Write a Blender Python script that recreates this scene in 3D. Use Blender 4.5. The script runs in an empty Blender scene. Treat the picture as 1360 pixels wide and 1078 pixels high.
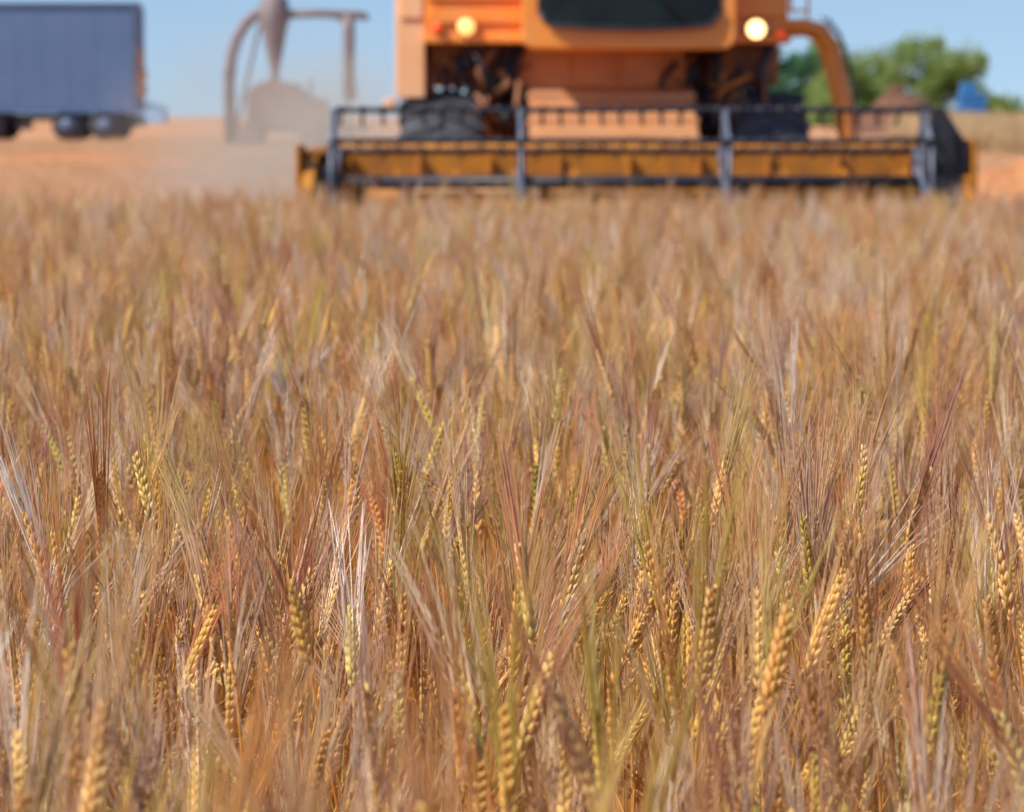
import bpy, bmesh, math, random
import numpy as np
from mathutils import Vector, Matrix, noise as mnoise
random.seed(7); rng=np.random.default_rng(11)
R=math.radians
scene=bpy.context.scene
col=scene.collection

# ------------------------------------------------------------------ helpers
def nodes_of(m):
    m.use_nodes=True
    nt=m.node_tree; nt.nodes.clear(); return nt
def mat(name,c1,c2=None,rough=0.6,metal=0.0,scale=3.0,bump=0.0,dust=None,dust_amt=0.0,stretch=(1,1,1),spec=0.5):
    m=bpy.data.materials.new(name); nt=nodes_of(m); N=nt.nodes; L=nt.links
    out=N.new('ShaderNodeOutputMaterial'); p=N.new('ShaderNodeBsdfPrincipled')
    L.new(p.outputs[0],out.inputs[0])
    p.inputs['Roughness'].default_value=rough; p.inputs['Metallic'].default_value=metal
    p.inputs['Specular IOR Level'].default_value=spec
    tc=N.new('ShaderNodeTexCoord'); mp=N.new('ShaderNodeMapping'); mp.inputs['Scale'].default_value=stretch
    L.new(tc.outputs['Object'],mp.inputs[0])
    n=N.new('ShaderNodeTexNoise'); n.inputs['Scale'].default_value=scale; n.inputs['Detail'].default_value=6
    n.inputs['Roughness'].default_value=0.65
    L.new(mp.outputs[0],n.inputs['Vector'])
    cr=N.new('ShaderNodeValToRGB'); cr.color_ramp.elements[0].position=0.35; cr.color_ramp.elements[1].position=0.68
    cr.color_ramp.elements[0].color=(*c1,1); cr.color_ramp.elements[1].color=(*(c2 or c1),1)
    L.new(n.outputs['Fac'],cr.inputs[0]); last=cr.outputs[0]
    if dust:
        n2=N.new('ShaderNodeTexNoise'); n2.inputs['Scale'].default_value=scale*2.3; n2.inputs['Detail'].default_value=8
        L.new(tc.outputs['Object'],n2.inputs['Vector'])
        mr=N.new('ShaderNodeMapRange'); mr.inputs[1].default_value=0.35; mr.inputs[2].default_value=0.7
        mr.inputs[4].default_value=dust_amt*1.6; mr.inputs[3].default_value=dust_amt*0.3
        L.new(n2.outputs['Fac'],mr.inputs[0])
        mx=N.new('ShaderNodeMix'); mx.data_type='RGBA'; mx.inputs[7].default_value=(*dust,1)
        L.new(mr.outputs[0],mx.inputs[0]); L.new(last,mx.inputs[6]); last=mx.outputs[2]
    L.new(last,p.inputs['Base Color'])
    if bump:
        b=N.new('ShaderNodeBump'); b.inputs['Strength'].default_value=bump; b.inputs['Distance'].default_value=0.05
        L.new(n.outputs['Fac'],b.inputs['Height']); L.new(b.outputs[0],p.inputs['Normal'])
    return m
def emat(name,c,s):
    m=bpy.data.materials.new(name); nt=nodes_of(m)
    out=nt.nodes.new('ShaderNodeOutputMaterial'); p=nt.nodes.new('ShaderNodeBsdfPrincipled')
    p.inputs['Base Color'].default_value=(*c,1); p.inputs['Emission Color'].default_value=(*c,1)
    p.inputs['Emission Strength'].default_value=s; p.inputs['Roughness'].default_value=0.2
    nt.links.new(p.outputs[0],out.inputs[0]); return m

class MB:
    """mesh builder with material slots"""
    def __init__(s): s.v=[]; s.f=[]; s.m=[]; s.sm=[]
    def add(s,vs,fs,mi=0,smooth=False):
        o=len(s.v); s.v+= [tuple(v) for v in vs]
        for f in fs: s.f.append(tuple(i+o for i in f)); s.m.append(mi); s.sm.append(smooth)
    def box(s,x0,x1,y0,y1,z0,z1,mi=0):
        vs=[(x,y,z) for x in (x0,x1) for y in (y0,y1) for z in (z0,z1)]
        s.add(vs,[(0,1,3,2),(4,6,7,5),(0,4,5,1),(2,3,7,6),(0,2,6,4),(1,5,7,3)],mi)
    def prism(s,poly,axis,a,b,mi=0):
        n=len(poly)
        def mk(p,t):
            if axis=='x': return (t,p[0],p[1])
            if axis=='y': return (p[0],t,p[1])
            return (p[0],p[1],t)
        vs=[mk(p,a) for p in poly]+[mk(p,b) for p in poly]
        fs=[tuple(range(n)),tuple(range(2*n-1,n-1,-1))]+[(i,i+n,(i+1)%n+n,(i+1)%n) for i in range(n)]
        s.add(vs,fs,mi)
    def tube(s,pts,rad,sides=8,mi=0,smooth=True,cap=True):
        pts=[Vector(p) for p in pts]; n=len(pts)
        if not hasattr(rad,'__len__'): rad=[rad]*n
        vs=[];fs=[]
        ref=None
        for i,p in enumerate(pts):
            t=(pts[min(i+1,n-1)]-pts[max(i-1,0)]).normalized()
            if ref is None:
                ref=Vector((0,0,1)) if abs(t.z)<0.9 else Vector((1,0,0))
            a=t.cross(ref)
            if a.length<1e-6: a=t.orthogonal()
            a.normalize(); b=a.cross(t).normalized(); ref=b
            for k in range(sides):
                an=2*math.pi*k/sides
                vs.append(p+a*(rad[i]*math.cos(an))+b*(rad[i]*math.sin(an)))
        for i in range(n-1):
            for k in range(sides):
                k2=(k+1)%sides
                fs.append((i*sides+k,i*sides+k2,(i+1)*sides+k2,(i+1)*sides+k))
        if cap:
            fs.append(tuple(range(sides-1,-1,-1))); fs.append(tuple((n-1)*sides+k for k in range(sides)))
        s.add(vs,fs,mi,smooth)
    def obj(s,name,mats,parent=None,loc=(0,0,0),bevel=0,link=True):
        me=bpy.data.meshes.new(name); me.from_pydata(s.v,[],s.f)
        for m in mats: me.materials.append(m)
        me.polygons.foreach_set('material_index',s.m); me.polygons.foreach_set('use_smooth',s.sm)
        me.update()
        bm=bmesh.new(); bm.from_mesh(me); bmesh.ops.recalc_face_normals(bm,faces=bm.faces); bm.to_mesh(me); bm.free()
        o=bpy.data.objects.new(name,me); o.location=loc
        if link: col.objects.link(o)
        if parent: o.parent=parent
        if bevel:
            b=o.modifiers.new('bevel','BEVEL'); b.width=bevel; b.segments=2; b.limit_method='ANGLE'
        return o
def empty(name,loc):
    e=bpy.data.objects.new(name,None); e.location=loc; col.objects.link(e); return e

def sstep(a,b,x):
    t=min(1,max(0,(x-a)/(b-a))); return t*t*(3-2*t)
def ground_z(y):
    return -0.2*sstep(9,24,y)+0.80*sstep(27,80,y)

# ------------------------------------------------------------------ camera
cam=bpy.data.cameras.new('camera'); co=bpy.data.objects.new('camera',cam); col.objects.link(co)
co.location=(0,0,1.25); co.rotation_euler=(R(90-5.48),0,0)
cam.sensor_width=36; cam.lens=36*4000/1360
cam.clip_start=0.05; cam.clip_end=6000
cam.dof.use_dof=True; cam.dof.focus_distance=3.85; cam.dof.aperture_fstop=7.0; cam.dof.aperture_blades=9
scene.camera=co

# ------------------------------------------------------------------ light
w=bpy.data.worlds.new("World"); scene.world=w; w.use_nodes=True
nt=w.node_tree; bg=nt.nodes['Background']
sky=nt.nodes.new('ShaderNodeTexSky'); sky.sky_type='NISHITA'; sky.sun_disc=False
SD=Vector((-0.62,-0.32,0.72)).normalized()
sky.sun_elevation=math.asin(SD.z); sky.sun_rotation=math.atan2(SD.x,SD.y)%(2*math.pi)
sky.air_density=1.0; sky.dust_density=1.0; sky.ozone_density=2.2; sky.altitude=200
tcw=nt.nodes.new('ShaderNodeTexCoord'); ad=nt.nodes.new('ShaderNodeVectorMath'); ad.operation='ADD'; ad.inputs[1].default_value=(0,0,0.12)
nt.links.new(tcw.outputs['Generated'],ad.inputs[0]); nt.links.new(ad.outputs[0],sky.inputs['Vector'])
nt.links.new(sky.outputs[0],bg.inputs[0]); bg.inputs[1].default_value=0.15
sl=bpy.data.lights.new('sun','SUN'); sl.energy=5.0; sl.angle=R(0.5); sl.color=(1,0.93,0.82)
so=bpy.data.objects.new('sun',sl); col.objects.link(so); so.rotation_euler=SD.to_track_quat('Z','Y').to_euler()
scene.view_settings.view_transform='Standard'; scene.view_settings.look='None'; scene.view_settings.exposure=0

# ------------------------------------------------------------------ ground
def ground():
    ys=list(np.arange(-15,30,0.75))+list(np.arange(30,100,2.0))+list(np.geomspace(100,4500,30))
    xs=sorted(set([round(s*x,3) for s in (-1,1) for x in list(np.arange(0,16,1.0))+list(np.geomspace(16,3000,22))]))
    vs=[];fs=[]
    for y in ys:
        for x in xs:
            z=ground_z(y)+0.02*mnoise.noise(Vector((x*0.4,y*0.4,0)))
            if y>40: z+=0.08*mnoise.noise(Vector((x*0.06,y*0.06,3)))
            vs.append((x,y,z))
    nx=len(xs)
    for j in range(len(ys)-1):
        for i in range(nx-1):
            fs.append((j*nx+i,j*nx+i+1,(j+1)*nx+i+1,(j+1)*nx+i))
    b=MB(); b.add(vs,fs,0,True)
    m=bpy.data.materials.new('field_soil'); nt=nodes_of(m); N=nt.nodes; L=nt.links
    out=N.new('ShaderNodeOutputMaterial'); p=N.new('ShaderNodeBsdfPrincipled'); p.inputs['Roughness'].default_value=0.95
    p.inputs['Specular IOR Level'].default_value=0.1
    L.new(p.outputs[0],out.inputs[0])
    tc=N.new('ShaderNodeTexCoord')
    n1=N.new('ShaderNodeTexNoise'); n1.inputs['Scale'].default_value=9; n1.inputs['Detail'].default_value=8
    L.new(tc.outputs['Object'],n1.inputs['Vector'])
    soil=N.new('ShaderNodeValToRGB'); e=soil.color_ramp.elements
    e[0].color=(0.18,0.06,0.018,1); e[1].color=(0.40,0.17,0.05,1); e[0].position=0.3; e[1].position=0.7
    L.new(n1.outputs['Fac'],soil.inputs[0])
    mp=N.new('ShaderNodeMapping'); mp.inputs['Scale'].default_value=(0.16,0.55,1)
    L.new(tc.outputs['Object'],mp.inputs[0])
    n2=N.new('ShaderNodeTexNoise'); n2.inputs['Scale'].default_value=1.0; n2.inputs['Detail'].default_value=7; n2.inputs['Roughness'].default_value=0.7
    L.new(mp.outputs[0],n2.inputs['Vector'])
    st=N.new('ShaderNodeValToRGB'); e=st.color_ramp.elements
    e[0].color=(0.42,0.18,0.09,1); e[0].position=0.32; e[1].color=(0.70,0.44,0.25,1); e[1].position=0.68
    k=e.new(0.5); k.color=(0.58,0.28,0.14,1)
    L.new(n2.outputs['Fac'],st.inputs[0])
    sx=N.new('ShaderNodeSeparateXYZ'); L.new(tc.outputs['Object'],sx.inputs[0])
    mr=N.new('ShaderNodeMapRange'); mr.inputs[1].default_value=23.5; mr.inputs[2].default_value=25.5
    L.new(sx.outputs['Y'],mr.inputs[0])
    mx=N.new('ShaderNodeMix'); mx.data_type='RGBA'
    L.new(mr.outputs[0],mx.inputs[0]); L.new(soil.outputs[0],mx.inputs[6]); L.new(st.outputs[0],mx.inputs[7])
    L.new(mx.outputs[2],p.inputs['Base Color'])
    bp=N.new('ShaderNodeBump'); bp.inputs['Strength'].default_value=0.6; bp.inputs['Distance'].default_value=0.05
    L.new(n1.outputs['Fac'],bp.inputs['Height']); L.new(bp.outputs[0],p.inputs['Normal'])
    b.obj('ground',[m])
ground()

# ------------------------------------------------------------------ barley
def plant_mat(name,stops,rough,transl,spec=0.5,k=1.0,patch=(0.82,0.46,0.08),coat=0.0):
    m=bpy.data.materials.new(name); nt=nodes_of(m); N=nt.nodes; L=nt.links
    out=N.new('ShaderNodeOutputMaterial'); p=N.new('ShaderNodeBsdfPrincipled')
    p.inputs['Roughness'].default_value=rough; p.inputs['Specular IOR Level'].default_value=spec
    p.inputs['Coat Weight'].default_value=coat; p.inputs['Coat Roughness'].default_value=0.2
    oi=N.new('ShaderNodeObjectInfo')
    mu=N.new('ShaderNodeMath'); mu.operation='MULTIPLY'; mu.inputs[1].default_value=k
    fr=N.new('ShaderNodeMath'); fr.operation='FRACT'
    L.new(oi.outputs['Random'],mu.inputs[0]); L.new(mu.outputs[0],fr.inputs[0])
    cr=N.new('ShaderNodeValToRGB'); el=cr.color_ramp.elements
    el[0].position=stops[0][0]; el[0].color=(*stops[0][1],1)
    el[1].position=stops[-1][0]; el[1].color=(*stops[-1][1],1)
    for ps,c in stops[1:-1]:
        q=el.new(ps); q.color=(*c,1)
    L.new(fr.outputs[0],cr.inputs[0])
    n=N.new('ShaderNodeTexNoise'); n.inputs['Scale'].default_value=0.9; n.inputs['Detail'].default_value=3
    L.new(oi.outputs['Location'],n.inputs['Vector'])
    mr=N.new('ShaderNodeMapRange'); mr.inputs[1].default_value=0.36; mr.inputs[2].default_value=0.62; mr.inputs[4].default_value=0.55
    L.new(n.outputs['Fac'],mr.inputs[0])
    mx=N.new('ShaderNodeMix'); mx.data_type='RGBA'; mx.inputs[7].default_value=(*patch,1)
    L.new(mr.outputs[0],mx.inputs[0]); L.new(cr.outputs[0],mx.inputs[6])
    tc=N.new('ShaderNodeTexCoord'); n2=N.new('ShaderNodeTexNoise'); n2.inputs['Scale'].default_value=60; n2.inputs['Detail'].default_value=2
    L.new(tc.outputs['Object'],n2.inputs['Vector'])
    mr2=N.new('ShaderNodeMapRange'); mr2.inputs[1].default_value=0.3; mr2.inputs[2].default_value=0.7; mr2.inputs[3].default_value=0.78; mr2.inputs[4].default_value=1.08
    L.new(n2.outputs['Fac'],mr2.inputs[0])
    vm=N.new('ShaderNodeVectorMath'); vm.operation='SCALE'
    L.new(mx.outputs[2],vm.inputs[0]); L.new(mr2.outputs[0],vm.inputs['Scale'])
    L.new(vm.outputs[0],p.inputs['Base Color'])
    if transl>0:
        tr=N.new('ShaderNodeBsdfTranslucent'); L.new(vm.outputs[0],tr.inputs[0])
        ms=N.new('ShaderNodeMixShader'); ms.inputs[0].default_value=transl
        L.new(p.outputs[0],ms.inputs[1]); L.new(tr.outputs[0],ms.inputs[2]); L.new(ms.outputs[0],out.inputs[0])
    else: L.new(p.outputs[0],out.inputs[0])
    return m
m_stem=plant_mat('barley_stem',[(0,(0.82,0.31,0.06)),(0.3,(0.88,0.43,0.09)),(0.5,(0.54,0.13,0.04)),(0.7,(0.86,0.38,0.09)),(0.86,(0.46,0.42,0.04)),(1,(0.66,0.20,0.06))],0.35,0.15,0.5,3.1)
m_grain=plant_mat('barley_grain',[(0,(0.95,0.54,0.15)),(0.35,(0.94,0.63,0.24)),(0.55,(0.85,0.36,0.10)),(0.75,(0.96,0.70,0.33)),(0.92,(0.66,0.56,0.10)),(1,(0.92,0.48,0.15))],0.4,0.12,0.5,1.0,(0.94,0.60,0.14))
m_awn=plant_mat('barley_awn',[(0,(0.90,0.46,0.18)),(0.13,(0.68,0.20,0.11)),(0.23,(0.94,0.66,0.42)),(0.31,(1.0,0.94,0.88)),(0.38,(0.98,0.82,0.66)),(0.50,(0.48,0.13,0.14)),(0.60,(0.92,0.54,0.24)),(0.68,(0.99,0.90,0.80)),(0.76,(0.64,0.26,0.22)),(0.88,(0.68,0.60,0.12)),(1,(0.86,0.38,0.14))],0.28,0.28,0.9,7.3,(0.93,0.60,0.18),0.5)  # near-white stops put sun glints into the awn colour
m_leaf=plant_mat('barley_leaf',[(0,(0.83,0.40,0.10)),(0.4,(0.90,0.56,0.20)),(0.65,(0.58,0.17,0.05)),(0.85,(0.42,0.44,0.06)),(1,(0.79,0.36,0.10))],0.45,0.4,0.4,5.7)

GR=[(0.0,0.15),(0.2,0.75),(0.5,1.0),(0.8,0.65),(1.0,0.1)]
def grain(b,base,axis,side,L,wd):
    axis=axis.normalized(); a=axis.cross(side)
    if a.length<1e-5: a=axis.orthogonal()
    a.normalize(); c=a.cross(axis)
    vs=[];fs=[];S=5
    for t,r in GR:
        for k in range(S):
            an=2*math.pi*k/S
            vs.append(base+axis*(t*L)+a*(wd*r*math.cos(an))+c*(wd*0.8*r*math.sin(an)))
    for i in range(len(GR)-1):
        for k in range(S):
            k2=(k+1)%S; fs.append((i*S+k,i*S+k2,(i+1)*S+k2,(i+1)*S+k))
    b.add(vs,fs,1,True)
def awn(b,base,d,bend,L,r0):
    pts=[base+d*(L*t)+bend*(L*t*t) for t in (0,0.33,0.66,1.0)]
    b.tube(pts,[r0,r0*0.92,r0*0.7,r0*0.28],3,2,True,False)
def leaf(b,base,az,L,wd,droop):
    out=Vector((math.cos(az),math.sin(az),0)); side=Vector((-out.y,out.x,0))
    p=base.copy(); th=R(20); vs=[];fs=[];n=8
    tw=random.uniform(-1.5,1.5)
    for i in range(n+1):
        t=i/n; ww=wd*(0.5+0.5*min(1,t*4))*(1-t**3)
        sd=(side*math.cos(tw*t)+Vector((0,0,1))*math.sin(tw*t)*0.8+out*math.sin(tw*t)*0.4)
        vs+= [p-sd*ww*0.5,p+sd*ww*0.5]
        d=out*math.sin(th)+Vector((0,0,1))*math.cos(th); p=p+d*(L/n); th+=droop/n
    for i in range(n): fs.append((2*i,2*i+1,2*i+3,2*i+2))
    b.add(vs,fs,3,True)

protos=bpy.data.collections.new('barley_plants')
def make_plant(i,tilt,kind):
    b=MB()
    SL=random.uniform(0.54,0.62); n=14
    th0=R(random.uniform(0,5)); p=Vector((0,0,0)); pts=[p.copy()]; ths=[th0]
    for k in range(n):
        s=(k+1)/n
        th=th0+(tilt-th0)*sstep(0.62,1.0,s)*0.8
        p=p+Vector((math.sin(th),0,math.cos(th)))*(SL/n); pts.append(p.copy()); ths.append(th)
    b.tube(pts,[0.0023*(1-0.35*j/n) for j in range(n+1)],5,0,True,False)
    EL=random.uniform(0.085,0.118); NN=int(EL/0.0054); th=ths[-1]; q=p.copy(); ph0=random.uniform(0,2*math.pi)
    B=Vector((0,1,0))
    al=random.uniform(0.13,0.20); fan=random.uniform(0.05,0.20)
    for k in range(NN):
        t=k/NN; th+= (tilt*0.25)/NN
        T=Vector((math.sin(th),0,math.cos(th))); Nn=Vector((math.cos(th),0,-math.sin(th)))
        q=q+T*(EL/NN)
        env=min(1,0.55+t*4)*(1-0.45*t**3)
        base=ph0+(math.pi if k%2 else 0)
        for dk in (-0.95,0,0.95):
            ph=base+dk; o=Nn*math.cos(ph)+B*math.sin(ph)
            o.normalize()
            a=R(24 if dk==0 else 18)*(1-0.5*t)+random.uniform(-.05,.05)
            ax=T*math.cos(a)+o*math.sin(a)
            sz=(1.0 if dk==0 else 0.82)*env
            bp=q+o*0.0018
            grain(b,bp,ax,o,0.0163*sz,0.0038*sz)
            if random.random()<(0.70 if dk==0 else 0.10):
                d=(T+o*(fan*random.uniform(0.6,1.4))+Vector((random.gauss(0,.025),random.gauss(0,.025),random.gauss(0,.025)))).normalized()
                L=al*random.uniform(0.8,1.1)*(1.05-0.3*t)
                awn(b,bp+ax*(0.014*sz),d,o*random.uniform(-0.02,0.08)+Vector((0,0,-0.04*math.sin(th))),L,0.00084)
    b.tube([p,q],[0.001,0.0008],4,0,True,False)
    for k in range(random.choice((1,1,2))):
        j=random.randint(3,9)
        leaf(b,pts[j],random.uniform(0,6.28),random.uniform(0.09,0.18),random.uniform(0.005,0.009),R(random.uniform(30,140)))
    me=b.obj('barley_plant_%02d'%i,[m_stem,m_grain,m_awn,m_leaf],link=False)
    protos.objects.link(me)
tilts=[2,4,5,6,8,8,10,10,12,12,14,14,16,18,20,22,24,26,28,30,32,36,40,45,55,80]
for i,t in enumerate(tilts): make_plant(i,R(t),0)
NP=len(tilts)

def scatter(name,coll,pts,rots,scls,idx,mats=None):
    me=bpy.data.meshes.new(name); n=len(pts)
    me.vertices.add(n); me.vertices.foreach_set('co',np.asarray(pts,dtype=np.float32).ravel())
    a=me.attributes.new('rot','FLOAT_VECTOR','POINT'); a.data.foreach_set('vector',np.asarray(rots,dtype=np.float32).ravel())
    a=me.attributes.new('scl','FLOAT','POINT'); a.data.foreach_set('value',np.asarray(scls,dtype=np.float32))
    a=me.attributes.new('idx','INT','POINT'); a.data.foreach_set('value',np.asarray(idx,dtype=np.int32))
    o=bpy.data.objects.new(name,me); col.objects.link(o)
    ng=bpy.data.node_groups.new(name+'_scatter','GeometryNodeTree')
    ng.interface.new_socket('Geometry',in_out='INPUT',socket_type='NodeSocketGeometry')
    ng.interface.new_socket('Geometry',in_out='OUTPUT',socket_type='NodeSocketGeometry')
    N=ng.nodes;L=ng.links
    gi=N.new('NodeGroupInput'); go=N.new('NodeGroupOutput')
    ci=N.new('GeometryNodeCollectionInfo'); ci.inputs['Collection'].default_value=coll
    ci.inputs['Separate Children'].default_value=True; ci.inputs['Reset Children'].default_value=True
    ip=N.new('GeometryNodeInstanceOnPoints'); ip.inputs['Pick Instance'].default_value=True
    def na(nm,dt):
        q=N.new('GeometryNodeInputNamedAttribute'); q.data_type=dt; q.inputs['Name'].default_value=nm; return q
    r=na('rot','FLOAT_VECTOR'); s=na('scl','FLOAT'); ix=na('idx','INT')
    er=N.new('FunctionNodeEulerToRotation')
    L.new(r.outputs[0],er.inputs[0]); L.new(er.outputs[0],ip.inputs['Rotation'])
    L.new(s.outputs[0],ip.inputs['Scale']); L.new(ix.outputs[0],ip.inputs['Instance Index'])
    L.new(gi.outputs[0],ip.inputs['Points']); L.new(ci.outputs[0],ip.inputs['Instance'])
    L.new(ip.outputs[0],go.inputs[0])
    md=o.modifiers.new('scatter','NODES'); md.node_group=ng
    return o

def barley():
    P=[];Ro=[];S=[];I=[]
    bands=[(1.7,8,210),(8,15,165),(15,24.6,150)]
    for y0,y1,den in bands:
        w1=0.18*y1+1.3
        n=int((y1-y0)*2*w1*den)
        xs=rng.uniform(-w1,w1,n); ys=rng.uniform(y0,y1,n)
        for x,yy in zip(xs,ys):
            if abs(x)>0.18*yy+1.3: continue
            if yy>24.2+0.3*mnoise.noise(Vector((x*0.8,0,0))): continue
            cl=mnoise.noise(Vector((x*1.6,yy*1.6,5)))
            hv=mnoise.noise(Vector((x*0.5,yy*0.35,9)))
            P.append((x,yy,ground_z(yy)-0.01))
            lx=0.12*mnoise.noise(Vector((x*0.9,yy*0.9,1)))+rng.normal(0,0.075)
            ly=0.12*mnoise.noise(Vector((x*0.9,yy*0.9,2)))+rng.normal(0,0.075)
            Ro.append((lx,ly,rng.uniform(0,6.283)))
            sc=min(1.06,max(0.66,rng.normal(0.90,0.09)+0.06*cl+0.06*hv))
            ix=int(rng.integers(0,NP))
            if rng.random()<(0.11 if yy<7 else 0.07): sc=rng.uniform(1.03,1.17); ix=int(rng.integers(0,20))
            sc*=1+0.065*sstep(14,22,yy)
            S.append(sc); I.append(ix)
    scatter('barley_field',protos,P,Ro,S,I)
    print('barley',len(P))
barley()

# stubble behind the crop
stub=bpy.data.collections.new('stubble_tufts')
m_stub=mat('stubble_straw',(0.58,0.32,0.16),(0.76,0.50,0.30),0.6,scale=8)
for i in range(5):
    b=MB()
    for k in range(16):
        x,y=random.gauss(0,.12),random.gauss(0,.12); h=random.uniform(.05,.16)
        b.tube([(x,y,0),(x+random.gauss(0,.03),y+random.gauss(0,.03),h)],[.004,.003],3,0,True,False)
    for k in range(6):
        x,y=random.gauss(0,.2),random.gauss(0,.2); a=random.uniform(0,6.28)
        b.tube([(x,y,.02),(x+.15*math.cos(a),y+.15*math.sin(a),random.uniform(.02,.08))],[.004,.003],3,0,True,False)
    o=b.obj('stubble_tuft_%d'%i,[m_stub],link=False); stub.objects.link(o)
P=[];Ro=[];S=[];I=[]
for k in range(12000):
    y=25+50*random.random()**1.3; x=random.uniform(-0.19*y-3,0.19*y+3)
    P.append((x,y,ground_z(y))); Ro.append((0,0,random.uniform(0,6.28))); S.append(random.uniform(.8,1.5)); I.append(random.randint(0,4))
scatter('stubble',stub,P,Ro,S,I)

def mound(name,loc,rx,ry,h,m,seed=0,rough=0.35,fr=1.5):
    b=MB(); vs=[];fs=[];nr=26;na=48
    for i in range(nr+1):
        r=i/nr
        for k in range(na):
            a=2*math.pi*k/na
            x,y=r*math.cos(a)*rx,r*math.sin(a)*ry
            z=h*(math.cos(math.pi*r)*0.5+0.5)*(1+rough*mnoise.noise(Vector((x*fr/rx*2,y*fr/ry*2,seed))))+h*rough*0.25*mnoise.noise(Vector((x*7/rx,y*7/ry,seed)))*(1-r)
            vs.append((x,y,z-0.05))
    for i in range(nr):
        for k in range(na):
            k2=(k+1)%na; fs.append((i*na+k,i*na+k2,(i+1)*na+k2,(i+1)*na+k))
    b.add(vs,fs,0,True)
    return b.obj(name,[m],loc=loc)
m_straw=mat('loose_straw',(0.46,0.17,0.06),(0.68,0.31,0.13),0.8,scale=7,bump=1.0,stretch=(1,1,3))
m_dirt=mat('red_dirt',(0.10,0.045,0.03),(0.22,0.10,0.06),0.95,scale=3,bump=1.0)
mound('straw_pile',(7.4,44,ground_z(44)),1.9,1.8,0.62,m_straw,3)
mound('straw_pile',(-8.5,58,ground_z(58)),5,1.6,0.28,m_straw,5)
mound('straw_pile',(-3.2,50,ground_z(50)),3.0,1.4,0.2,m_straw,8)
mound('dirt_mound',(14.2,110,0.6),2.6,3.0,1.7,m_dirt,1)
mound('dirt_mound',(17.5,104,0.6),2.8,2.0,0.6,m_dirt,2)

# ------------------------------------------------------------------ combine harvester
m_or=mat('orange_paint',(0.94,0.29,0.025),(0.88,0.245,0.02),0.35,scale=1.5,dust=(0.82,0.44,0.20),dust_amt=0.2)
m_orp=mat('orange_paint_sunlit_dusty',(0.90,0.42,0.16),(0.95,0.52,0.25),0.6,scale=2,dust=(0.88,0.60,0.42),dust_amt=0.3)  # side panel orange made paler, sunlight put into the colour, plus dust
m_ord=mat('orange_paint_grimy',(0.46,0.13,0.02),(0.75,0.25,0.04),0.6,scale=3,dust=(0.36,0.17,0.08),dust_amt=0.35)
m_pan=mat('front_panel_paint',(0.84,0.27,0.06),(0.92,0.36,0.10),0.55,scale=3,dust=(0.45,0.2,0.09),dust_amt=0.3)
m_fee=mat('feeder_paint_shaded',(0.50,0.19,0.06),(0.66,0.28,0.10),0.7,scale=3,dust=(0.40,0.24,0.14),dust_amt=0.4)  # darker brown-tan: shadow on the feeder house is put into the colour
m_must=mat('header_yellow_paint',(0.68,0.27,0.012),(0.50,0.17,0.01),0.45,scale=2.5,dust=(0.20,0.09,0.04),dust_amt=0.4)
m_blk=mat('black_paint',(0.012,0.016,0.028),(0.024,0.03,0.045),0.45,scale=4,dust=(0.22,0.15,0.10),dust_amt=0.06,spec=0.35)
m_steel=mat('worn_steel',(0.09,0.12,0.19),(0.20,0.25,0.34),0.45,0.2,scale=5,dust=(0.35,0.28,0.22),dust_amt=0.10)
m_rub=mat('tyre_rubber',(0.018,0.024,0.038),(0.042,0.05,0.07),0.7,scale=5,dust=(0.14,0.13,0.14),dust_amt=0.15)
m_glass=mat('cab_glass',(0.010,0.015,0.017),(0.018,0.025,0.026),0.12,scale=1,spec=0.12)
m_brn=mat('rusty_machinery',(0.08,0.03,0.015),(0.34,0.12,0.04),0.6,scale=8,dust=(0.40,0.2,0.1),dust_amt=0.3)
m_lamp=emat('lit_headlamp',(1.0,0.56,0.18),1.5); m_lamp2=emat('lit_headlamp_bright',(1.0,0.66,0.27),4.0)
m_red=emat('red_marker_lamp',(1.0,0.10,0.02),0.45)

CH=empty('combine_harvester',(1.01,25,-0.2))
b=MB()
XL,XR=-2.62,2.66
b.box(XL,XR,1.0,1.06,0.35,1.14)
b.prism([(-0.45,0.33),(1.0,0.33),(1.0,0.37),(-0.45,0.36)],'x',XL,XR)
b.tube([(XL,1.03,1.17),(XR,1.03,1.17)],0.05,10)
b.tube([(XL,0.96,0.62),(XR,0.96,0.62)],0.05,10)
for x in np.linspace(-2.4,2.4,9): b.box(x-0.02,x+0.02,0.93,0.999,0.4,1.12)
for x0,x1 in ((XL-0.11,XL-0.005),(XR+0.005,XR+0.09)):
    b.prism([(1.1,0.3),(1.1,1.2),(0.2,1.16),(-0.6,0.82),(-1.15,0.45),(-1.2,0.32)],'x',x0,x1)
b.obj('header_platform',[m_must],CH,bevel=0.01)
b=MB()
b.tube([(XL,0.55,0.72),(XR,0.55,0.72)],0.2,18)
for sgn,xa,xb in ((1,XL,-0.45),(-1,XR,0.45)):
    n=150; turns=abs(xb-xa)/0.5; vs=[];fs=[]
    for i in range(n+1):
        t=i/n; a=sgn*2*math.pi*turns*t; x=xa+(xb-xa)*t
        for r in (0.19,0.30): vs.append((x,0.55+r*math.cos(a),0.72+r*math.sin(a)))
    for i in range(n): fs.append((2*i,2*i+1,2*i+3,2*i+2))
    b.add(vs,fs,0,True)
b.obj('header_auger',[m_must],CH)
b=MB()
b.box(XL,XR,-0.5,-0.451,0.31,0.37)
for x in np.arange(XL+0.05,XR,0.076): b.prism([(x-0.012,0.30),(x+0.012,0.30),(x,0.34)],'y',-0.62,-0.501)
b.obj('cutter_bar',[m_blk],CH)
b=MB(); cz,Rr=0.91,0.60
b.tube([(-2.48,0,cz),(2.45,0,cz)],0.056,16,0)
angs=[R(35+60*k) for k in range(6)]
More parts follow.
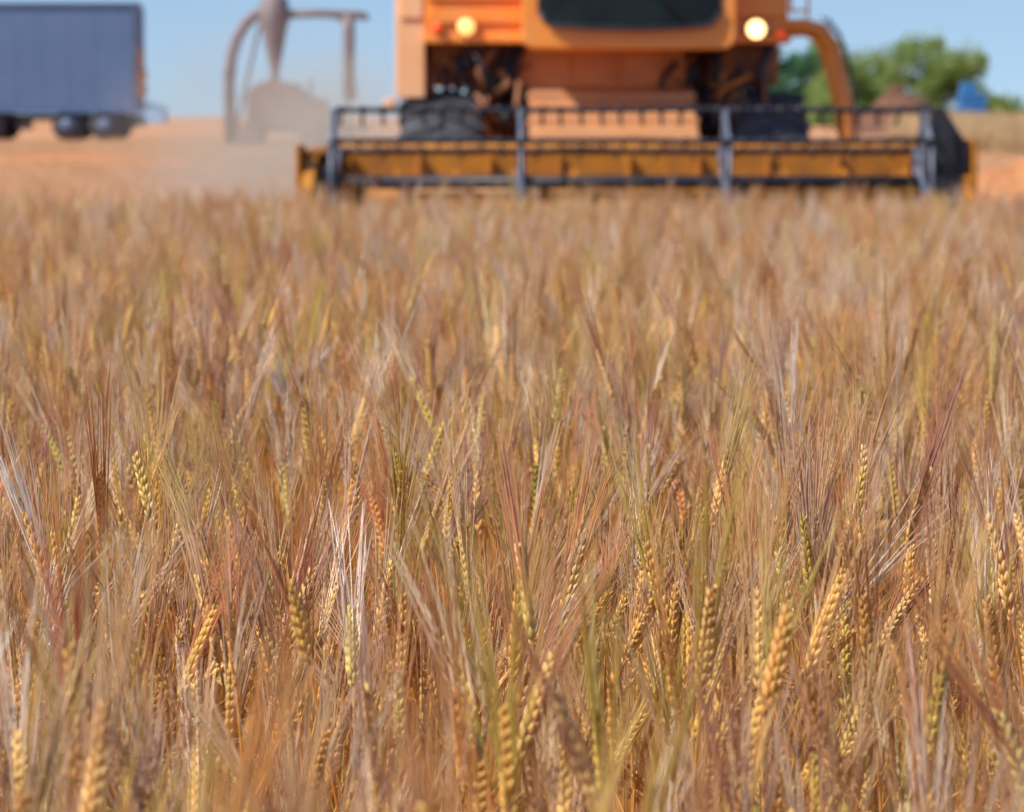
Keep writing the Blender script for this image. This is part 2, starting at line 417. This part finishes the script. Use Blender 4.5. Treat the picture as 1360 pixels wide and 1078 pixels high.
for ai,a in enumerate(angs):
    y,z=-Rr*math.cos(a),cz+Rr*math.sin(a)
    npt=13; pts=[(-2.48+4.93*q/(npt-1),y+random.gauss(0,.005),z+random.gauss(0,.006)) for q in range(npt)]
    b.tube(pts,0.024,8,0)
    for x in np.arange(-2.42,2.42,0.165 if ai<2 else 0.33):
        x+=random.gauss(0,.008); t=random.gauss(0,.012)
        hh=1.0 if ai==1 else 0.6
        b.tube([(x,y,z),(x+t*.5,y+0.01,z-0.07*hh),(x+t,y+0.04,z-0.13*hh)],0.014 if ai==1 else 0.009,4,0)
        b.tube([(x-.03,y,z),(x+.03,y,z)],0.034 if ai==1 else 0.029,6,0)
b.obj('reel_bats',[m_blk],CH)
b=MB()
for x in (-2.48,-0.935,0.755,2.40):
    for a in angs:
        y,z=-math.cos(a),math.sin(a); n=Vector((0,-z,y))*0.032
        c=Vector((x,0,cz)); e=Vector((x,y*Rr,cz+z*Rr))
        vs=[]
        for dx in (-0.028,0.028):
            for q in (c-n,c+n,e+n,e-n): vs.append(q+Vector((dx,0,0)))
        b.add(vs,[(0,1,2,3),(7,6,5,4),(0,4,5,1),(1,5,6,2),(2,6,7,3),(3,7,4,0)])
    for k in range(6):
        a0,a1=angs[k],angs[(k+1)%6]; r2=Rr*0.97
        b.tube([(x,-r2*math.cos(a0),cz+r2*math.sin(a0)),(x,-r2*math.cos(a1),cz+r2*math.sin(a1))],0.016,6)
    b.tube([(x-0.04,0,cz),(x+0.04,0,cz)],0.12,16)
b.obj('reel_spiders',[m_steel],CH)
b=MB()
for x in (XL+0.03,XR-0.09):
    b.prism([(1.1,1.16),(1.1,1.26),(-0.1,1.0),(-0.1,0.86)],'x',x,x+0.055)
    b.tube([(x+0.03,0.9,0.75),(x+0.03,0.2,1.02)],0.03,8)
b.prism([(2.42,1.52),(2.52,1.53),(2.72,1.22),(2.745,0.45),(2.44,0.45)],'y',-0.25,-0.1)
b.prism([(2.50,1.46),(2.60,1.35),(2.66,0.5),(2.52,0.5)],'y',-0.30,-0.252)
b.prism([(-2.46,1.0),(-2.52,1.0),(-2.60,0.5),(-2.46,0.5)],'y',-0.25,-0.1)
b.obj('reel_arms',[m_blk],CH,bevel=0.01)
b=MB()
b.box(2.755,2.80,-0.3,0.6,0.45,1.27); b.box(2.60,2.754,0.0,0.6,1.20,1.27)
b.box(-2.79,-2.75,-0.2,0.5,0.7,1.22); b.box(-2.749,-2.56,0.1,0.5,1.13,1.18)
b.obj('header_end_frames',[m_must],CH,bevel=0.012)
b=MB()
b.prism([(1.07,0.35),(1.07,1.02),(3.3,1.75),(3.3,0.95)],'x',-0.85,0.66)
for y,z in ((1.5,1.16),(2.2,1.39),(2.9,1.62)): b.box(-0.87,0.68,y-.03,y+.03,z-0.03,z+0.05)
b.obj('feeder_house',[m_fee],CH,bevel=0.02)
b=MB()
b.box(-1.81,1.54,3.0,8.2,2.13,3.35,0)
b.box(-1.83,1.56,2.94,2.998,2.12,2.20,0)
b.box(-1.79,-0.92,2.965,2.998,2.30,2.44,0); b.box(-1.79,-0.92,2.955,2.998,2.52,3.2,0)
b.box(1.05,1.52,2.955,2.998,2.36,3.2,0)
b.prism([(-1.95,3.36),(1.7,3.36),(2.0,4.0),(-2.25,4.0)],'y',4.4,7.6,0)
b.obj('body',[m_or],CH,bevel=0.03)
b=MB(); b.box(-2.09,-1.815,3.05,6.5,1.62,3.5); b.box(-2.05,-1.83,3.02,3.048,2.35,3.3); b.box(-2.2,-2.1,3.1,3.4,1.5,1.62)
b.obj('side_panel',[m_orp],CH,bevel=0.02)
def rrect(x0,x1,z0,z1,r,n=6):
    pts=[]
    for cx,cz_,a0 in ((x1-r,z0+r,-90),(x1-r,z1-r,0),(x0+r,z1-r,90),(x0+r,z0+r,180)):
        for k in range(n+1):
            a=R(a0+90*k/n); pts.append((cx+r*math.cos(a),cz_+r*math.sin(a)))
    return pts
b=MB(); b.prism(rrect(-0.92,1.02,2.06,3.95,0.12),'y',2.42,4.4); b.box(-0.98,1.08,2.3,4.5,3.952,4.08)
b.obj('cab',[m_or],CH,bevel=0.02)
b=MB()
def wpoly():
    pts=[]; n=20
    for k in range(n+1):
        t=k/n; x=-0.78+1.66*t; e=abs(2*t-1)
        pts.append((x,2.235+0.05*e*e+0.13*max(0,(e-0.86)/0.14)**2))
    return pts+[(0.88,3.85),(-0.78,3.85)]
pr=wpoly()
def bow(x,z): return 2.30+0.10*((x-0.05)/0.83)**2
vs=[(x,bow(x,z),z) for x,z in pr]; vs2=[(x,2.415,z) for x,z in pr]; n=len(pr)
b.add(vs+vs2,[tuple(range(n))]+[(i,i+n,(i+1)%n+n,(i+1)%n) for i in range(n)])
b.obj('windscreen',[m_glass],CH)
b=MB()
b.tube([(0.55,2.24,2.3),(-0.15,2.2,3.0)],0.012,6); b.tube([(x,2.29+0.10*((x-0.05)/0.83)**2,z) for x,z in pr[:21]],0.02,6)
b.obj('wiper',[m_blk],CH)
b=MB()
b.box(-1.45,1.2,4.0,8.0,1.0,2.129,0); b.box(-0.94,0.62,3.3,3.999,1.67,2.128,1)
b.box(-1.78,-1.50,3.4,6.5,1.75,2.128,0); b.box(1.22,1.5,3.5,6.5,1.75,2.128,0)
b.box(-0.90,0.58,3.262,3.298,1.72,1.78,1); b.box(-0.90,0.58,3.262,3.298,2.02,2.08,1)
for x in (-0.5,-0.05,0.35): b.box(x,x+.04,3.262,3.298,1.785,2.015,1)
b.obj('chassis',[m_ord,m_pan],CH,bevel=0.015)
b=MB()
b.tube([(-1.15,3.2,1.66),(0.85,3.2,1.66)],0.026,8,0); b.tube([(-1.0,3.22,1.60),(0.75,3.22,1.585)],0.012,8,0)
for k in range(90):
    sd=random.choice((-1,1)); x=(-1.25 if sd<0 else 0.95)+random.uniform(-0.42,0.37); y=random.uniform(3.02,3.5)
    z0=random.uniform(1.2,1.8); z1=z0+random.uniform(.2,.5); x1=x+random.gauss(0,.13)
    b.tube([(x,y,z0),((x+x1)/2+random.gauss(0,.05),y-.05,(z0+z1)/2),(x1,y,min(z1,2.12))],random.choice((.012,.018,.03,.045)),7,random.choice((0,0,1,1,2)))
for x,z,r in ((-1.2,1.75,.12),(-1.42,1.95,.09),(0.92,1.8,.14),(1.12,1.55,.11),(-1.05,1.45,.10)):
    b.tube([(x-.04,3.3,z),(x+.04,3.3,z)],r,18,1); b.tube([(x,3.12,z),(x,3.2,z)],r*0.8,18,random.choice((0,1)))
b.prism([(0.85,2.12),(1.45,2.12),(1.3,1.85),(1.05,1.62)],'y',3.35,3.45,1)
b.prism([(-0.98,2.12),(-1.5,2.12),(-1.42,1.5),(-1.25,1.42)],'y',3.45,3.55,1)
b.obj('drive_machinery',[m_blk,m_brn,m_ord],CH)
b=MB()
pth=[(1.5,3.05,2.26),(1.70,3.05,2.27),(1.83,3.05,2.23),(1.93,3.05,2.08),(2.0,3.05,1.8),(2.07,3.05,1.5),(2.13,3.05,1.1)]
b.tube(pth,[.085,.085,.095,.10,.10,.095,.09],4,0,False)
b.tube([(1.9,3.0,2.36),(2.02,3.0,2.2),(2.12,3.0,1.8),(2.2,3.0,1.4)],.014,6,1)
b.tube([(1.84,3.0,2.38),(2.08,3.05,2.1),(2.16,3.0,1.7),(2.22,3.0,1.2)],.010,6,1)
b.obj('ladder_arm',[m_or,m_blk],CH,bevel=0.015)
b=MB()
b.tube([(1.56,3.0,2.4),(1.56,3.0,3.2)],.015,6); b.tube([(1.72,3.0,2.36),(1.72,3.0,2.9)],.015,6); b.tube([(1.56,3.0,2.42),(1.72,3.0,2.42)],.015,6); b.tube([(1.56,3.0,2.9),(1.72,3.0,2.9)],.015,6)
b.obj('handrail',[m_or],CH)
for nm,x,z,r,mm in (('headlamp_left',-1.43,2.27,.080,m_lamp),('headlamp_right',1.235,2.25,.085,m_lamp2),('marker_lamp_left',-1.70,2.26,.045,m_red),('marker_lamp_right',1.46,2.20,.045,m_red)):
    b=MB(); b.tube([(x,2.9,z),(x,2.87,z)],[r,r*0.8],20,1); b.tube([(x,2.994,z),(x,2.899,z)],[r*1.12,r*1.1],20,0,cap=True)
    b.obj(nm,[m_ord,mm],CH)
def tyre(x,y,z,Rt,wd,nm,lugs=22):
    b=MB(); prof=[(-.5,.62),(-.5,.86),(-.42,.95),(-.2,.975),(.2,.975),(.42,.95),(.5,.86),(.5,.62)]
    S=40; vs=[];fs=[]
    for a in range(S):
        an=2*math.pi*a/S
        for px,pr_ in prof: vs.append((x+px*wd,y+Rt*pr_*math.cos(an),z+Rt*pr_*math.sin(an)))
    n=len(prof)
    for a in range(S):
        a2=(a+1)%S
        for k in range(n-1): fs.append((a*n+k,a*n+k+1,a2*n+k+1,a2*n+k))
    b.add(vs,fs,0,True)
    for l in range(lugs*2):
        sd=-1 if l%2 else 1; a0=2*math.pi*l/(lugs*2)
        vs=[]
        for t,da in ((0.0,0.0),(0.52,0.17)):
            for dd in (-0.035,0.035):
                for rr in (0.95,1.02-0.05*(t>0.3)):
                    an=a0+da+dd; vs.append((x+sd*t*wd,y+Rt*rr*math.cos(an),z+Rt*rr*math.sin(an)))
        b.add(vs,[(0,1,3,2),(4,6,7,5),(0,4,5,1),(2,3,7,6),(1,5,7,3),(0,2,6,4)],0)
    b.tube([(x-wd*.3,y,z),(x+wd*.3,y,z)],Rt*.63,28,1); b.tube([(x-wd*.42,y,z),(x+wd*.42,y,z)],Rt*.2,16,1)
    b.obj(nm,[m_rub,m_must],CH)
tyre(-1.66,3.45,0.84,0.84,0.76,'front_tyre_left'); tyre(1.38,3.45,0.84,0.84,0.70,'front_tyre_right')
tyre(-1.3,7.4,0.5,0.5,0.4,'rear_tyre_left',16); tyre(1.1,7.4,0.5,0.5,0.4,'rear_tyre_right',16)
b=MB(); b.tube([(-1.66,3.45,.84),(1.38,3.45,.84)],.12,12); b.tube([(-1.3,7.4,.5),(1.1,7.4,.5)],.08,12); b.box(-.4,.2,7.2,7.6,.5,1.0)
b.obj('axles',[m_blk],CH)

# ------------------------------------------------------------------ truck trailer
zt=0.60
TR=empty('box_trailer',(-14.5,80,zt))
m_tb=mat('blue_tarpaulin',(0.072,0.14,0.29),(0.085,0.16,0.32),0.6,scale=0.8,dust=(0.25,0.28,0.36),dust_amt=0.06)
m_tf=mat('trailer_frame',(0.06,0.10,0.20),(0.10,0.15,0.27),0.5,scale=3)
b=MB()
b.box(-6.0,4.5,0,2.5,0.80,3.58,0)
b.prism([(0,3.585),(1.25,3.70),(2.5,3.585)],'x',-6.0,4.5,0)
for x in np.arange(-5.6,4.4,0.7): b.box(x-.02,x+.02,-.006,-.002,0.85,3.5,0)
b.box(-6.03,4.6,-.06,-.002,3.54,3.63,1); b.box(-6.03,4.6,-.06,-.002,.74,.82,1)
for x in (-6.0,4.5): b.box(x-.04,x+.06,-.07,-.001,.73,3.62,1)
b.obj('cargo_box',[m_tb,m_tf],TR,bevel=0.01)
b=MB(); b.box(-6,4.5,.3,2.2,.55,.72); b.box(4.38,4.55,.1,2.4,.4,.62); b.box(2.3,4.3,.2,2.3,.35,.56)
for x in (-5.5,-1.5,1.4,4.0): b.box(x-.05,x+.05,.1,2.4,.3,.56)
b.obj('chassis',[m_blk],TR)
b=MB()
for x in (2.75,3.75,-0.2,0.7,-5.2,-4.2):
    for y in (0.15,2.35):
        b.tube([(x,y-.14,.42),(x,y+.14,.42)],.42,24,0); b.tube([(x,y-.16,.42),(x,y+.16,.42)],.2,14,1)
b.obj('wheels',[m_rub,m_tf],TR)
b=MB(); b.box(4.60,4.66,-.05,.1,1.1,2.5,0); b.box(4.661,4.85,-.05,.1,1.2,1.5,0); b.box(4.661,4.85,-.04,.08,1.6,1.9,0)
b.box(4.661,4.80,-.04,.08,2.1,2.3,0)
b.obj('rear_bracket',[m_brn],TR)

# ------------------------------------------------------------------ pneumatic grain conveyor
GC=empty('grain_conveyor',(-5.44,70,ground_z(70)))
g0=ground_z(70)
m_gc=mat('weathered_grey_paint',(0.13,0.11,0.13),(0.22,0.17,0.18),0.6,scale=3,dust=(0.34,0.26,0.25),dust_amt=0.25)
m_gr=mat('rusty_hopper',(0.15,0.09,0.09),(0.24,0.15,0.13),0.8,scale=2,dust=(0.38,0.27,0.22),dust_amt=0.25)
b=MB(); z=lambda q:q-g0
b.tube([(-1.09,0,0.0),(-1.10,0,z(2.04)),(-1.05,0,z(2.6)),(-.92,0,z(3.02)),(-.74,0,z(3.34)),(-.5,0,z(3.58)),(-.2,0,z(3.68)),(0,0,z(3.72))],.13,12)
for q in (1.2,1.7,2.2): b.tube([(-1.1,0,z(q)),(-1.1,0,z(q)+.06)],.16,12)
b.tube([(-.1,0,z(3.58)),(1.0,0,z(3.62)),(2.0,0,z(3.57)),(2.12,0,z(3.5))],[.10,.10,.10,.07],10)
b.tube([(1.66,0,z(3.6)),(1.68,0,z(3.1)),(1.66,0,z(2.3)),(1.70,0,z(1.65))],[.15,.14,.14,.17],10)
b.tube([(1.60,.0,z(3.4)),(1.3,0,z(3.58))],.03,6)
b.tube([(1.68,0,z(1.7)),(1.7,0,0)],.05,8)
b.tube([(-1.1,.6,0),(-.4,.3,z(3.4))],.05,6)
b.obj('pipes',[m_gc],GC)
b=MB()
b.tube([(-.04,0,z(4.25)),(-.04,0,z(4.05)),(-.04,0,z(3.95)),(-.04,0,z(3.5)),(-.04,0,z(3.2)),(-.04,0,z(2.25)),(-.04,0,z(2.0))],[.08,.12,.32,.36,.28,.10,.09],20)
b.obj('cyclone',[m_gc],GC)
b=MB()
b.prism([(-.65,z(1.05)),(-.65,z(1.75)),(-.5,z(1.95)),(-.1,z(2.1)),(.45,z(2.0)),(.7,z(1.75)),(1.15,z(1.62)),(1.15,z(1.05))],'y',-.6,.9)
b.box(-.4,0.3,-.62,-.602,z(1.2),z(1.6)); b.box(-.85,2.1,-.3,.6,z(.9),z(1.04))
b.tube([(.8,-.2,z(1.7)),(.8,-.2,z(2.1))],.04,8)
for x in (-.6,.8):
    for y in (-.5,.8): b.tube([(x,y-.09,.3),(x,y+.09,.3)],.3,20)
b.obj('blower_unit',[m_gr],GC,bevel=0.02)

# ------------------------------------------------------------------ blue tank & shed
WT=empty('water_tank',(16.4,108,0.6))
m_bl=mat('blue_plastic',(0.03,0.17,0.42),(0.05,0.21,0.48),0.5,scale=2)
b=MB()
b.box(-.46,.46,-.45,.45,.55,1.5,0)
for q in (.7,.95,1.2,1.4): b.box(-.49,.49,-.48,.48,q,q+.05,0)
b.tube([(0,0,1.50),(0,0,1.62)],.16,16); b.box(-.40,.1,-.3,.3,1.5,1.85)
b.obj('tank',[m_bl],WT,bevel=0.03)
b=MB(); b.box(-.55,.55,-.5,.5,.48,.545)
for x in (-.5,.42):
    for y in (-.45,.37): b.box(x,x+.08,y,y+.08,0,.478)
b.obj('stand',[m_brn],WT)
FS=empty('farm_shed',(-36,300,0.6))
m_lb=mat('pale_blue_sheet',(0.25,0.48,0.72),(0.3,0.52,0.76),0.5,scale=1)
b=MB(); b.prism([(-1.4,0),(1.4,0),(1.4,1.4),(0,2.0),(-1.4,1.4)],'y',0,4); b.obj('walls',[m_lb],FS)
b=MB(); b.prism([(-1.6,1.38),(0,2.06),(1.6,1.38),(1.6,1.46),(0,2.14),(-1.6,1.46)],'y',-.2,4.2); b.box(-.5,.5,-.04,-.005,0,1.1); b.obj('roof',[m_lb],FS)

# ------------------------------------------------------------------ trees
m_bark=mat('bark',(0.07,0.05,0.035),(0.13,0.1,0.07),0.9,scale=6)
def leafmat(name,c1,c2):
    m=bpy.data.materials.new(name); nt=nodes_of(m); N=nt.nodes;L=nt.links
    out=N.new('ShaderNodeOutputMaterial'); d=N.new('ShaderNodeBsdfDiffuse'); t=N.new('ShaderNodeBsdfTranslucent'); ms=N.new('ShaderNodeMixShader'); ms.inputs[0].default_value=.4
    tc=N.new('ShaderNodeTexCoord'); n=N.new('ShaderNodeTexNoise'); n.inputs['Scale'].default_value=1.3; n.inputs['Detail'].default_value=5
    cr=N.new('ShaderNodeValToRGB'); cr.color_ramp.elements[0].position=.35; cr.color_ramp.elements[1].position=.65
    cr.color_ramp.elements[0].color=(*c1,1); cr.color_ramp.elements[1].color=(*c2,1)
    L.new(tc.outputs['Object'],n.inputs['Vector']); L.new(n.outputs['Fac'],cr.inputs[0])
    L.new(cr.outputs[0],d.inputs[0]); L.new(cr.outputs[0],t.inputs[0]); L.new(d.outputs[0],ms.inputs[1]); L.new(t.outputs[0],ms.inputs[2]); L.new(ms.outputs[0],out.inputs[0]); return m
m_l1=leafmat('tree_leaves',(0.20,0.31,0.09),(0.40,0.48,0.18)); m_l2=leafmat('tree_leaves_dark',(0.08,0.22,0.12),(0.16,0.33,0.17))
def tree(name,loc,H,W,lm,seed,nleaf=9000,low=0.25):
    r=random.Random(seed); T=empty(name,loc)
    b=MB(); th=H*0.28
    b.tube([(0,0,-.1),(.05,0,th*.5),(0,.05,th)],[H*.03,H*.025,H*.02],9)
    cl=[]
    for k in range(24):
        a=k*2.4+r.uniform(-.4,.4); rr=W*.5*r.uniform(.15,.9); hh=H*r.uniform(low,.9)
        hh=min(hh,H*(0.95-0.4*(rr/(W*.5))**2))
        e=Vector((rr*math.cos(a),rr*math.sin(a),hh)); mid=Vector((e.x*.4,e.y*.4,th+(hh-th)*.6))
        b.tube([(0,0,th*r.uniform(.5,1)),mid,e],[H*.012,H*.008,H*.003],6); cl.append((e,W*r.uniform(.12,.21)))
        for q in range(2):
            o=Vector((r.gauss(0,1),r.gauss(0,1),r.gauss(0,.7)))*W*.12; b.tube([mid,mid.lerp(e,.6)+o],[H*.005,H*.002],5); cl.append((mid.lerp(e,.7)+o,W*r.uniform(.08,.14)))
    b.obj('trunk',[m_bark],T)
    b=MB()
    for i in range(nleaf):
        c,s=r.choice(cl); d=Vector((r.gauss(0,1),r.gauss(0,1),r.gauss(0,.8))); d=d.normalized()*s*r.random()**.45
        p=c+d
        if p.z<.25: p.z=.25+r.random()*.3
        n=Vector((r.gauss(0,1),r.gauss(0,1),r.gauss(0,1))).normalized(); u=n.orthogonal().normalized(); v=n.cross(u); L_=r.uniform(.07,.15)
        b.add([p-u*L_,p+v*L_*.5,p+u*L_,p-v*L_*.5],[(0,1,2,3)],0)
    b.obj('crown',[lm],T)
tree('leafy_tree',(20.9,150,.6),4.9,5.6,m_l1,3,13000,0.12)
tree('leafy_tree',(16.3,152,.6),4.5,4.2,m_l1,4,10000,0.12)
tree('leafy_tree',(18.5,156,.6),4.0,4.6,m_l1,9,10000,0.1)
tree('leafy_tree',(13.1,148,.6),4.1,3.4,m_l2,5,11000,0.08)
tree('bush',(23.1,146,.6),2.0,3.0,m_l1,6,4000,0.1)
tree('bush',(15.2,146,.6),2.2,3.0,m_l1,16,4000,0.1)
# dry scrub on the right
dg=bpy.data.collections.new('dry_grass_tufts')
m_dg=mat('dry_grass_blades',(0.46,0.30,0.15),(0.62,0.44,0.25),0.8,scale=4)
for i in range(3):
    b=MB()
    for k in range(40):
        a=r0=random.uniform(0,6.28); h=random.uniform(.3,.7); l=random.uniform(.05,.3)
        x,y=random.gauss(0,.12),random.gauss(0,.12)
        b.tube([(x,y,0),(x+l*.3*math.cos(a),y+l*.3*math.sin(a),h*.6),(x+l*math.cos(a),y+l*math.sin(a),h)],[.008,.006,.002],3,0,True,False)
    o=b.obj('dry_grass_tuft_%d'%i,[m_dg],link=False); dg.objects.link(o)
P=[];Ro=[];S=[];I=[]
for k in range(2600):
    y=random.uniform(62,118); x=random.uniform(0.128*y,0.24*y)
    P.append((x,y,ground_z(y))); Ro.append((0,0,random.uniform(0,6.28))); S.append(random.uniform(.5,1.3)); I.append(random.randint(0,2))
scatter('dry_grass',dg,P,Ro,S,I)

# ------------------------------------------------------------------ dust cloud
m=bpy.data.materials.new('airborne_dust'); nt=nodes_of(m); N=nt.nodes;L=nt.links
out=N.new('ShaderNodeOutputMaterial'); vol=N.new('ShaderNodeVolumePrincipled'); vol.inputs['Color'].default_value=(1.0,.84,.70,1); vol.inputs['Anisotropy'].default_value=-0.2
tc=N.new('ShaderNodeTexCoord'); ln=N.new('ShaderNodeVectorMath'); ln.operation='LENGTH'; L.new(tc.outputs['Object'],ln.inputs[0])
fo=N.new('ShaderNodeMapRange'); fo.inputs[1].default_value=0.0; fo.inputs[2].default_value=1.0; fo.inputs[3].default_value=1; fo.inputs[4].default_value=0; fo.interpolation_type='SMOOTHSTEP'
L.new(ln.outputs['Value'],fo.inputs[0])
n=N.new('ShaderNodeTexNoise'); n.inputs['Scale'].default_value=2.2; n.inputs['Detail'].default_value=3; L.new(tc.outputs['Object'],n.inputs['Vector'])
mr=N.new('ShaderNodeMapRange'); mr.inputs[1].default_value=.3; mr.inputs[2].default_value=.7; mr.inputs[4].default_value=0.36; L.new(n.outputs['Fac'],mr.inputs[0])
mm=N.new('ShaderNodeMath'); mm.operation='MULTIPLY'; L.new(fo.outputs[0],mm.inputs[0]); L.new(mr.outputs[0],mm.inputs[1]); L.new(mm.outputs[0],vol.inputs['Density'])
L.new(vol.outputs[0],out.inputs['Volume'])
bm=bmesh.new(); bmesh.ops.create_icosphere(bm,subdivisions=4,radius=1.0); me=bpy.data.meshes.new('dust_cloud'); bm.to_mesh(me); bm.free()
me.materials.append(m); o=bpy.data.objects.new('dust_cloud',me); col.objects.link(o); o.location=(-3.0,41,0.7); o.scale=(3.0,7.5,2.3)
